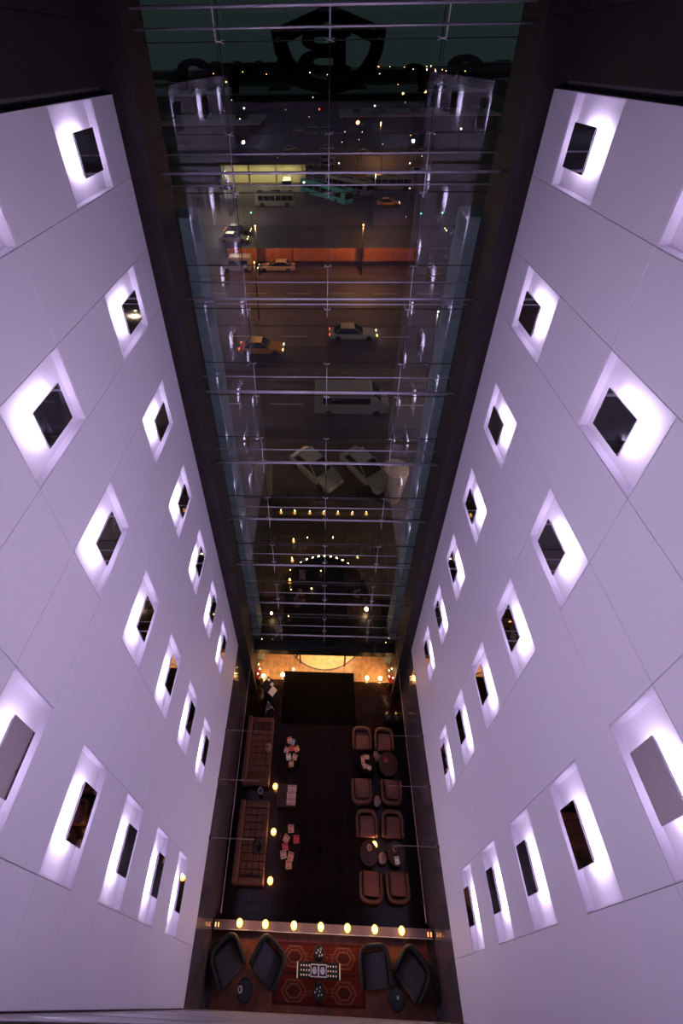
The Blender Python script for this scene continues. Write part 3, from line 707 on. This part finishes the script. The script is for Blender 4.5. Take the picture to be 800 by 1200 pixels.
# ================================================================ exterior
def ground(name, x0, x1, y0, y1, m, z=-.02, th=.3):
    bm = nb(); box2(bm, (x0, y0, z-th), (x1, y1, z)); return struct(name, bm, M[m])
ground('ground', -900, 900, 12.6, 1500, 'asphalt', -.05)
ground('pavement', -14, 14, 12.62, 26.5, 'pave', -.02)
ground('road', -60, 60, 27.6, 33.6, 'lane', -.03)
ground('verge', -60, 60, 34.0, 36.2, 'pave', -.02)
ground('road', -60, 60, 36.6, 40.0, 'asphalt', -.04)
ground('road', -60, 60, 40.3, 44.3, 'lane', -.03)
ground('verge', -60, 60, 44.8, 48.5, 'pave', -.02)
ground('road', -60, 60, 49.0, 57.4, 'lane', -.03)
ground('road', -60, 60, 57.8, 62.0, 'pave', -.03)
ground('pavement', -60, 60, 70.0, 79.0, 'lane', -.02)
ground('forecourt', -60, 60, 82.0, 118.0, 'pave', -.03)
for y in (30.6, 42.3, 53.2):
    for i in range(12):
        bm = nb(); box2(bm, (-33+i*5.6, y-.07, -.0299), (-30+i*5.6, y+.07, -.022)); struct('lane_mark', bm, M['paint'])
# concrete wings beside the glass, outside
for s_, sn in ((-1, 'left'), (1, 'right')):
    wg = struct('wall_wing_'+sn)
    for k in range(9):
        z0 = -FZ+(FZ-.80)*k/9; z1 = -FZ+(FZ-.80)*(k+1)/9
        bm = nb(); box2(bm, W(s_*.835, 2.72, z0+.001), W(s_*1.1, 2.95, z1-.001)); obj('concrete_block', bm, M['concrete'], wg, bevel=.01, seg=1)
# emblem and roof letters fixed outside the glass
YS = 2.72
def wpx(px, py): v = at(px, py, 1, YS*S); return (v.x, v.z)
def plate(name, pts, m, parent, y0=0, y1=.08):
    bm = nb(); A = [bm.verts.new((x, y0, z)) for x, z in pts]; B = [bm.verts.new((x, y1, z)) for x, z in pts]; n = len(pts)
    for i in range(n): bm.faces.new((A[i], A[(i+1) % n], B[(i+1) % n], B[i]))
    bm.faces.new(A[::-1]); bm.faces.new(B); return obj(name, bm, m, parent)
def band(name, outer, inner, parent):
    for i in range(len(outer)-1): plate(name, [outer[i], outer[i+1], inner[i+1], inner[i]], M['sign'], parent)
t = thing('shield_emblem', 'large black shield emblem seen from behind on the glass front', 'sign', (0, YS*S, 0))
out = [(385, 4), (453, 33), (448, 62), (438, 86), (420, 103), (385, 112), (350, 103), (332, 86), (322, 62), (317, 35), (385, 4)]
inn = [(385, 25), (435, 50), (431, 64), (421, 79), (408, 90), (385, 95), (363, 90), (350, 79), (341, 64), (336, 50), (385, 25)]
band('shield_band', [wpx(*q) for q in out], [wpx(*q) for q in inn], t)
for q in ((385, 12), (443, 45), (327, 45), (385, 106)):
    x_, z_ = wpx(*q); bm = nb(); tube(bm, (x_, .0, z_), (x_, (2.6225-YS)*S, z_), .02, 6); obj('standoff', bm, M['darksteel'], t)
b_ = plate('letter_b', [wpx(*q) for q in ((390, 34), (404, 34), (411, 35), (411, 42), (405, 44), (405, 76), (411, 78), (411, 85), (404, 86), (390, 86))], M['sign'], t)
for y0_, y1_, xl in ((34, 59.5, 353), (58.5, 86, 350)):
    o1, i1 = [], []; m_ = (y0_+y1_)/2; hy = (y1_-y0_)/2
    o1.append(wpx(392, y0_)); i1.append(wpx(392, m_-hy*.30))
    for k in range(13):
        a = math.radians(90+180*k/12); cx0 = 371
        o1.append(wpx(cx0+(cx0-xl)*math.cos(a), m_-hy*math.sin(a))); i1.append(wpx(cx0+4+(8)*math.cos(a), m_-hy*.30*math.sin(a)))
    o1.append(wpx(392, y1_)); i1.append(wpx(392, m_+hy*.30))
    for k in range(len(o1)-1): plate('letter_bowl', [o1[k], o1[k+1], i1[k+1], i1[k]], M['sign'], b_)
def hook(px, py, d, big, label):
    t = thing('roof_letter', label, 'sign', (0, YS*S, 0), 0, 'dark letters flanking the emblem')
    o1, i1 = [], []
    r1, r2 = big, big*.35
    for k in range(9):
        a = math.radians(180*k/8) if d > 0 else math.radians(180-180*k/8)
        o1.append(wpx(px-r1*1.25*math.cos(a)*1.0, py-r1*.8*math.sin(a))); i1.append(wpx(px-r2*1.25*math.cos(a), py-r2*.6*math.sin(a)))
    for k in range(8): plate('arch', [o1[k], o1[k+1], i1[k+1], i1[k]], M['sign'], t)
    sx = px-d*big*1.25; plate('stem', [wpx(sx, py), wpx(sx+d*big*.8, py), wpx(sx+d*big*.8, py+26), wpx(sx, py+26)], M['sign'], t)
hook(284, 84, 1, 10, 'dark curved roof letter, first left of the shield emblem')
hook(486, 82, -1, 10, 'dark curved roof letter, first right of the shield emblem')
hook(226, 80, 1, 15, 'dark curved roof letter, second left of the shield emblem')
hook(546, 76, -1, 16, 'dark curved roof letter, second right of the shield emblem')

# vehicles ---------------------------------------------------------
def vehicle(name, label, cat, x, y, deg, L, Wd, Ht, m, kind='car', group=None, tail=False, head=True):
    t = thing(name, label, cat, (x, y, -.02), math.radians(deg), group)     # nose towards local +x
    h0 = .30; hw = Ht*.56 if kind == 'car' else Ht
    def loft(secs, nm, mm, par=t, bev=.05):
        bm = nb(); rings = []
        for (xx, wv, z0, z1) in secs:
            rings.append([bm.verts.new((xx, -wv/2, z0)), bm.verts.new((xx, wv/2, z0)), bm.verts.new((xx, wv/2*.94, z1)), bm.verts.new((xx, -wv/2*.94, z1))])
        for a, b in zip(rings, rings[1:]):
            for i in range(4): bm.faces.new((a[i], a[(i+1) % 4], b[(i+1) % 4], b[i]))
        bm.faces.new(rings[0][::-1]); bm.faces.new(rings[-1]); return obj(nm, bm, mm, par, bevel=bev, seg=2)
    if kind == 'car':
        loft([(-L/2, Wd*.88, h0, hw*.86), (-L*.42, Wd, h0, hw), (L*.18, Wd, h0, hw), (L*.40, Wd*.95, h0, hw*.86), (L/2, Wd*.80, h0, hw*.66)], 'body', M[m])
        loft([(-L*.40, Wd*.82, hw, hw+.02), (-L*.27, Wd*.80, hw, Ht-.05), (L*.02, Wd*.80, hw, Ht-.05), (L*.20, Wd*.82, hw, hw+.02)], 'cabin_glass', M['window'], bev=.02)
        loft([(-L*.27, Wd*.70, Ht-.049, Ht), (L*.02, Wd*.70, Ht-.049, Ht)], 'roof', M[m], bev=.02)
        for s_ in (-1, 1):
            bm = nb(); tube(bm, (-L*.27, s_*Wd*.37, Ht-.05), (-L*.40, s_*Wd*.40, hw+.01), .035, 5); tube(bm, (L*.02, s_*Wd*.37, Ht-.05), (L*.20, s_*Wd*.40, hw+.01), .035, 5); obj('pillar', bm, M[m], t)
            bm = nb(); box(bm, (L*.13, s_*(Wd/2+.08), hw+.08), (.14, .16, .12)); obj('mirror', bm, M[m], t)
    elif kind == 'van':
        loft([(-L/2, Wd, h0, Ht), (L*.24, Wd, h0, Ht), (L*.36, Wd*.96, h0, Ht*.70), (L*.47, Wd*.92, h0, Ht*.46), (L/2, Wd*.85, h0, Ht*.36)], 'body', M[m], bev=.08)
        loft([(L*.25, Wd*.88, Ht*.72, Ht*.97), (L*.375, Wd*.90, Ht*.60, Ht*.70)], 'windscreen', M['window'], bev=.01)
        for s_ in (-1, 1):
            bm = nb(); box(bm, (-L*.08, s_*(Wd/2*.97), Ht*.68), (L*.62, .05, Ht*.24)); obj('side_glass', bm, M['window'], t)
    else:
        loft([(-L/2, Wd, h0, Ht), (L/2-.3, Wd, h0, Ht), (L/2, Wd*.96, h0, Ht*.92)], 'body', M[m], bev=.10)
        for s_ in (-1, 1):
            for q in range(6):
                bm = nb(); box(bm, (-L*.40+q*L*.15, s_*(Wd/2*.965), Ht*.62), (L*.135, .06, Ht*.32)); obj('side_window', bm, M['window'], t)
        bm = nb(); box(bm, (L/2-.02, 0, Ht*.60), (.06, Wd*.86, Ht*.42)); obj('windscreen', bm, M['window'], t)
        for q in (-.25, .2):
            bm = nb(); box(bm, (L*q, 0, Ht+.08), (1.6, 1.1, .18)); obj('roof_unit', bm, M['bust2'], t, bevel=.05)
        bm = nb(); box(bm, (0, 0, Ht+.01), (L*.9, Wd*.45, .02)); obj('roof_panel', bm, M['window'], t)
    for a in (-L*.32, L*.32):
        for s_ in (-1, 1):
            r = .33 if kind != 'bus' else .5
            bm = nb(); tube(bm, (a, s_*(Wd/2-.22), r), (a, s_*(Wd/2+.01), r), r, 14); obj('wheel', bm, M['tyre'], t)
    for s_ in (-1, 1):
        bm = nb(); box(bm, (L/2*.985, s_*Wd*.30, h0+.28), (.08, .30, .14)); obj('headlamp', bm, M['headl'] if head else M['paperw'], t)
        bm = nb(); box(bm, (-L/2*.99, s_*Wd*.33, h0+.38), (.07, .28, .16)); obj('tail_lamp', bm, M['redl'] if tail else M['flowerr'], t)
    return t
vehicle('car', 'white car parked diagonally outside the glass, left of two', 'car', -.65, 22.6, -48, 4.4, 1.85, 1.5, 'carw', group='white cars parked outside', head=False)
vehicle('car', 'white car parked diagonally outside the glass, right of two', 'car', 3.0, 22.6, -54, 4.4, 1.85, 1.5, 'carw', group='white cars parked outside', head=False)
vehicle('van', 'pale grey passenger van driving on the nearest road', 'van', 2.3, 30.0, 0, 6.4, 2.1, 2.5, 'cars', 'van')
vehicle('car', 'grey sedan with red tail lamps in the middle road', 'car', 3.0, 42.2, 0, 5.2, 1.9, 1.5, 'cars', tail=True)
vehicle('car', 'orange yellow taxi with its lamps lit on the road', 'car', -6.7, 39.2, 0, 4.6, 1.85, 1.5, 'cart', tail=True)
vehicle('car', 'cream sedan passing in front of the orange hoarding', 'car', -7.2, 61.0, 180, 5.4, 1.95, 1.5, 'carc')
vehicle('van', 'small white van at left in front of orange hoarding', 'van', -12.9, 60.9, 180, 4.2, 1.9, 2.3, 'cars', 'van')
vehicle('car', 'grey car on the far pavement strip, rear one of two', 'car', -15.6, 77.6, 0, 4.6, 1.9, 1.5, 'card', tail=True)
vehicle('car', 'pale car on the far pavement strip, front one of two', 'car', -15.6, 73.4, 0, 4.8, 1.9, 1.5, 'cars')
vehicle('car', 'dark red lit car at far right beyond the road', 'car', 23.0, 77.5, 180, 4.6, 1.9, 1.5, 'card', tail=True)
vehicle('car', 'dark sedan at far right below the red lit one', 'car', 21.6, 66.8, 0, 4.8, 1.9, 1.5, 'card')
vehicle('bus', 'long teal bus parked at an angle on the forecourt', 'bus', -.2, 101.0, -50, 15, 2.6, 3.1, 'bust', 'bus', head=False)
vehicle('bus', 'pale grey bus parked behind the teal bus', 'bus', 5.0, 106.5, -42, 12, 2.6, 3.1, 'cars', 'bus', head=False)
vehicle('bus', 'dark grey bus in front of the yellow lit depot', 'bus', -10.7, 95.0, 180, 8.0, 2.5, 3.0, 'bust2', 'bus', head=True)
vehicle('bus', 'dark coach parked right of the teal and grey buses', 'bus', 14.5, 108.5, 0, 11, 2.6, 3.1, 'bust2', 'bus', head=False)
vehicle('truck', 'white truck at the left end of the yellow depot', 'truck', -22.3, 103.0, -70, 6.5, 2.4, 2.9, 'carw', 'van')
vehicle('truck', 'white truck at the right end of the yellow depot', 'truck', -9.0, 106.0, -88, 5.5, 2.4, 2.9, 'carw', 'van', head=False)
vehicle('car', 'orange lit taxi waiting right of the teal bus', 'car', 12.8, 95.0, 0, 4.6, 1.85, 1.5, 'cart')

# tapered woven columns
def woven(x, y, h, r0, r1, label):
    t = thing('woven_column', label, 'column', (x, y, -.02), 0, 'woven columns by the parked cars')
    bm = nb(); lathe(bm, [(0, 0), (r0, 0), (r1*.98, h*.9), (r1, h), (0, h+.05)], 14); obj('core', bm, M['wicker'], t)
    for k in range(9):
        z = h*(k+.5)/9; r = r0+(r1-r0)*(k+.5)/9; bm = nb(); lathe(bm, [(r-.01, z-.05), (r+.035, z-.02), (r+.035, z+.02), (r-.01, z+.05), (r-.01, z-.05)], 14); obj('band', bm, M['wicker'], t)
woven(-4.15, 20.5, 3.0, .40, .60, 'tapered woven pale column left of the parked white cars')
woven(4.7, 20.4, 3.1, .50, .85, 'tapered woven pale column right of the parked white cars')
for i, x in enumerate((-13.4, -10.2, -9.2)):
    t = thing('bollard', 'pale short bollard on the verge, %s from left' % ORD[i], 'bollard', (x, 46.5, -.02), 0, 'bollards on the verge')
    bm = nb(); tube(bm, (0, 0, 0), (0, 0, 1.0), .13, 8); obj('post', bm, M['paint'], t)
    bm = nb(); lathe(bm, [(.15, 1.0), (.15, 1.08), (0, 1.15)], 8); obj('cap', bm, M['darksteel'], t)
# hoarding
t = thing('hoarding', 'long orange hoarding lit by street lamps along the road', 'fence', (0, 62.7, 0))
for a, b in ((-14.6, -5.0), (-4.9, 4.95), (5.25, 13.2)):
    bm = nb(); box2(bm, (a, 0, .7), (b, .12, 2.6)); obj('panel', bm, M['fence'], t, bevel=.02, seg=1)
for x in (-14.65, -4.95, 5.10, 13.25):
    bm = nb(); box(bm, (x, .06, 1.35), (.10, .18, 2.7)); obj('post', bm, M['darkwood'], t)
bm = nb(); box2(bm, (-14.6, 0, .0), (13.2, .12, .66)); obj('plinth', bm, M['brownwood'], t)
# depot
t = thing('depot', 'yellow lit open depot building with white columns behind buses', 'building', (-15.2, 112, 0))
bm = nb(); box2(bm, (-10, 4, 0), (10, 4.4, 5.0)); obj('back_wall', bm, M['depot'], t)
bm = nb(); box2(bm, (-10.5, -1, 5.01), (10.5, 4.6, 5.6)); obj('roof', bm, M['bldg'], t)
for x in (-9.5, -3.1, 3.3, 9.5):
    bm = nb(); box(bm, (x, -.5, 2.5), (.4, .4, 5)); obj('column', bm, M['depot'], t)
for x in (-6, 0, 6):
    bm = nb(); box(bm, (x, 1.5, 4.93), (3, .3, .1)); obj('ceiling_lamp', bm, M['whitel'], t)
    area('depot_light', (-15.2+x, 113.3, 4.8), 3, 260, (1, .86, .45), (0, -.25, -1), .4)

# street lamps
def street(x, y, h, m, label, group=None, power=0, col=(1, .5, .2), hr=.22, pole=.07):
    t = thing('street_lamp', label, 'street lamp', (x, y, -.03), 0, group)
    bm = nb(); tube(bm, (0, 0, 0), (0, 0, h), pole, 6); obj('pole', bm, M['darksteel'], t)
    bm = nb(); bmesh.ops.create_icosphere(bm, subdivisions=1, radius=hr, matrix=Matrix.Translation((0, 0, h+hr))); obj('lamp_head', bm, M[m], t)
    if power:
        bm = nb(); box(bm, (0, -.35, h-.02), (.12, .6, .05)); obj('arm', bm, M['darksteel'], t)
        point('street_glow', (x, y-.45, h-.25), power, col, .03)
street(4.9, 59.2, 7, 'amber', 'tall amber lamp in front of the hoarding, right one', power=1700, col=(1, .40, .12), hr=.12)
street(-9.5, 58.9, 7, 'amber', 'tall amber lamp in front of the hoarding, left one', power=1300, col=(1, .40, .12), hr=.12)
street(8.3, 80.6, 9, 'amber', 'tall amber lamp behind the hoarding at right of the buses', power=1500, col=(1, .50, .22), hr=.14)
street(-19.0, 88, 8, 'whitel', 'white lamp at the left of the forecourt', power=2600, col=(1, .85, .5), hr=.14)
street(16, 150, 9, 'amber', 'amber lamp by the dark sheds beyond the buses', power=5000, col=(1, .42, .15), hr=.2)
street(-7.9, 46.2, 7, 'amber', 'amber lamp on the verge behind the taxi', power=330, col=(1, .5, .25), hr=.10)
street(9.8, 34.9, 7, 'whitel', 'white lamp beside the nearest road at right', power=500, col=(1, .72, .5), hr=.08)
street(-10.5, 26.9, 6, 'whitel', 'white lamp at left edge of the near pavement', power=450, col=(1, .80, .65), hr=.08)
street(7.2, 19.0, 5, 'whitel', 'low white lamp right of the parked cars', power=260, col=(1, .80, .65), hr=.08)
def garden(px, py, z, m, label, r=.06, power=0):
    p = at(px, py, 2, z); t = thing('garden_lamp', label, 'lamp', (p.x, p.y, -.02), 0, 'small lamps outside the entrance')
    on_roof = math.hypot(p.x, p.y-11.92) < 2.5
    if on_roof: t.location.z = 2.71; z = z-2.71
    if on_roof and z < .1: z = .1
    bm = nb(); tube(bm, (0, 0, 0), (0, 0, z), .02, 6); obj('stake', bm, M['darksteel'], t)
    bm = nb(); bmesh.ops.create_icosphere(bm, subdivisions=1, radius=r, matrix=Matrix.Translation((0, 0, z+r))); obj('bulb', bm, M[m], t)
    if power: point('garden_glow', (p.x, p.y, t.location.z+z+.3), power, (1, .6, .25), .05)
garden(429, 715, 2.9, 'bulb', 'brightest small lamp outside, right of the entrance roof', .10, 8)
garden(318, 719, 2.9, 'bulb', 'bright small lamp outside, left of the entrance roof', .06, 4)
for px, py, m, lab in ((338, 723, 'amber', 'amber lamp beside the bright left one'), (340, 669, 'amber', 'amber lamp left of the bulb string'), (376, 670, 'amber', 'amber lamp just below the bulb string'),
                       (341, 692, 'amber', 'amber lamp lower left of the bulb string'), (365, 691, 'bulb', 'warm lamp below the bulb string centre'), (360, 630, 'bulb', 'warm lamp left above the bulb string'), (390, 630, 'bulb', 'warm lamp right above the bulb string')):
    garden(px, py, 2.75 if py > 640 else .5, m, 'small '+lab, .035)
# parked lot sparkle and city lights, each a lamp of its own
rr = random.Random(11)
TAKEN = [(x, y, wx/2+6, wy/2+6) for x, y, wx, wy in ((-260, 620, 220, 60), (-90, 700, 140, 60), (80, 660, 160, 50), (230, 600, 180, 60), (-30, 330, 240, 70), (-170, 420, 120, 50), (190, 400, 110, 60), (-60, 190, 70, 26), (36, 210, 60, 24), (100, 196, 40, 30), (-15, 108, 14, 12), (3, 103, 16, 12))]
def free(p, pad=3):
    for x, y, a, b in TAKEN:
        if abs(p.x-x) < a and abs(p.y-y) < b: return False
    TAKEN.append((p.x, p.y, pad, pad)); return True
def city(px, py, m, group, label, h=7, hr=None):
    z = h; p = at(px, py, 2, z)
    if p.y < 60 or (group and not free(p)): return
    d = (p-CAM).length
    street(p.x, p.y, h, m, label, group, 0, hr=(hr*.62 if hr else d*.0007), pole=.05+d*.00015)
NAMED = [(419, 146, 'amber', 'bright amber lamp with long pole in the car park', 9, .9), (374, 129, 'redl', 'red lamp among the car park lights', 8, .5), (286, 128, 'whitel', 'bright white lamp left in the car park', 8, .6), (281, 140, 'whitel', 'white lamp below the bright left one', 8, .3),
         (439, 125, 'whitel', 'bright white lamp right of centre in car park', 10, .5), (472, 111, 'amber', 'amber lamp under the right roof letter', 11, .8), (498, 109, 'amber', 'bright amber lamp beside right mirror reflections', 10.5, .9),
         (265, 97, 'amber', 'amber lamp left on the horizon side', 8, 1.0), (291, 68, 'redl', 'red aviation light above the left horizon', 24.5, 1.4), (397, 192, 'whitel', 'yellowish lamp behind the buses, centre', 7, .22), (480, 192, 'whitel', 'yellowish lamp behind the buses, right', 7, .22), (325, 186, 'redl', 'red lamp among dark parked vehicles', 3, .35),
         (356, 215, 'whitel', 'white lamp at the nose of the teal bus', 5, .35), (540, 152, 'whitel', 'warm lamp at far right of the car park', 8, .4), (480, 221, 'whitel', 'small white lamp right of the coach', 5, .15), (294, 250, 'greenl', 'green lamp in front of the depot', 3, .25), (493, 251, 'greenl', 'green lamp right of the forecourt', 3, .22), (518, 250, 'greenl', 'green lamp farthest right of the forecourt', 3, .22)]
for px, py, m, lab, h, hr in NAMED: city(px, py, m, None, lab, h, hr)
CN = {'amber': 'amber', 'whitel': 'white', 'bulb': 'warm gold'}
for i in range(62):
    px = rr.uniform(250, 545); py = 76+abs(rr.gauss(0, 1))*5+rr.random()*3
    k = rr.choice(['amber', 'amber', 'whitel', 'bulb'])
    city(px, py, k, 'lamps along the far horizon, '+CN[k], 'tiny distant %s street lamp along the far city horizon' % CN[k], 12, None)
for i in range(24):
    px = rr.uniform(262, 520); py = rr.uniform(98, 185)
    k = rr.choice(['amber', 'whitel', 'whitel'])
    city(px, py, k, 'lamps over the dark car park, '+CN[k], 'tiny %s lamp scattered over the dark car park' % CN[k], 8, None)
# distant buildings
B = [(-260, 620, 220, 60, 14), (-90, 700, 140, 60, 20), (80, 660, 160, 50, 12), (230, 600, 180, 60, 18), (-30, 330, 240, 70, 8), (-170, 420, 120, 50, 10), (190, 400, 110, 60, 9), (-60, 190, 70, 26, 6), (36, 210, 60, 24, 6), (100, 196, 40, 30, 7)]
BL = ['far low block at left horizon', 'far taller block left of centre', 'far low block right of centre', 'far block at right horizon', 'wide grey hall roof across the middle', 'dark block left of the wide hall', 'dark block right of the wide hall', 'dark shed left of the car park', 'dark shed right of the car park', 'dark shed at far right']
for (x, y, wx, wy, h), lab in zip(B, BL):
    t = thing('distant_building', lab, 'building', (x, y, -.05), 0)
    bm = nb(); box2(bm, (-wx/2, -wy/2, 0), (wx/2, wy/2, h)); obj('walls', bm, M['bldg'], t)
    bm = nb(); box2(bm, (-wx/2-1, -wy/2-1, h+.01), (wx/2+1, wy/2+1, h+.8)); obj('roof', bm, mat('grey_roof', (.42, .38, .46), .8), t)
    for k in range(5):
        bm = nb(); box(bm, (-wx*.4+wx*.2*k, 0, h+1.6), (wx*.05, wy*.3, 1.5)); obj('roof_unit', bm, M['bldg'], t)
# parked cars in the dark car park
pc = None
for i in range(26):
    px = rr.uniform(270, 500); py = rr.uniform(150, 212); p = at(px, py, 2, 0); a = rr.choice([0, 12, -8])
    lab = 'small dark parked car in the unlit car park rows'
    q = Vector((round(p.x/6)*6, round(p.y/9)*9, -.02))
    if q.y < 120 or not free(q, 2.6): continue
    if pc is None: pc = vehicle('parked_car', lab, 'car', q.x, q.y, a, 4.5, 1.9, 1.5, 'cars', group='cars parked in the dark car park', head=False); seen = {(q.x, q.y)}
    elif (q.x, q.y) not in seen: seen.add((q.x, q.y)); dup(pc, q, math.radians(a), lab)
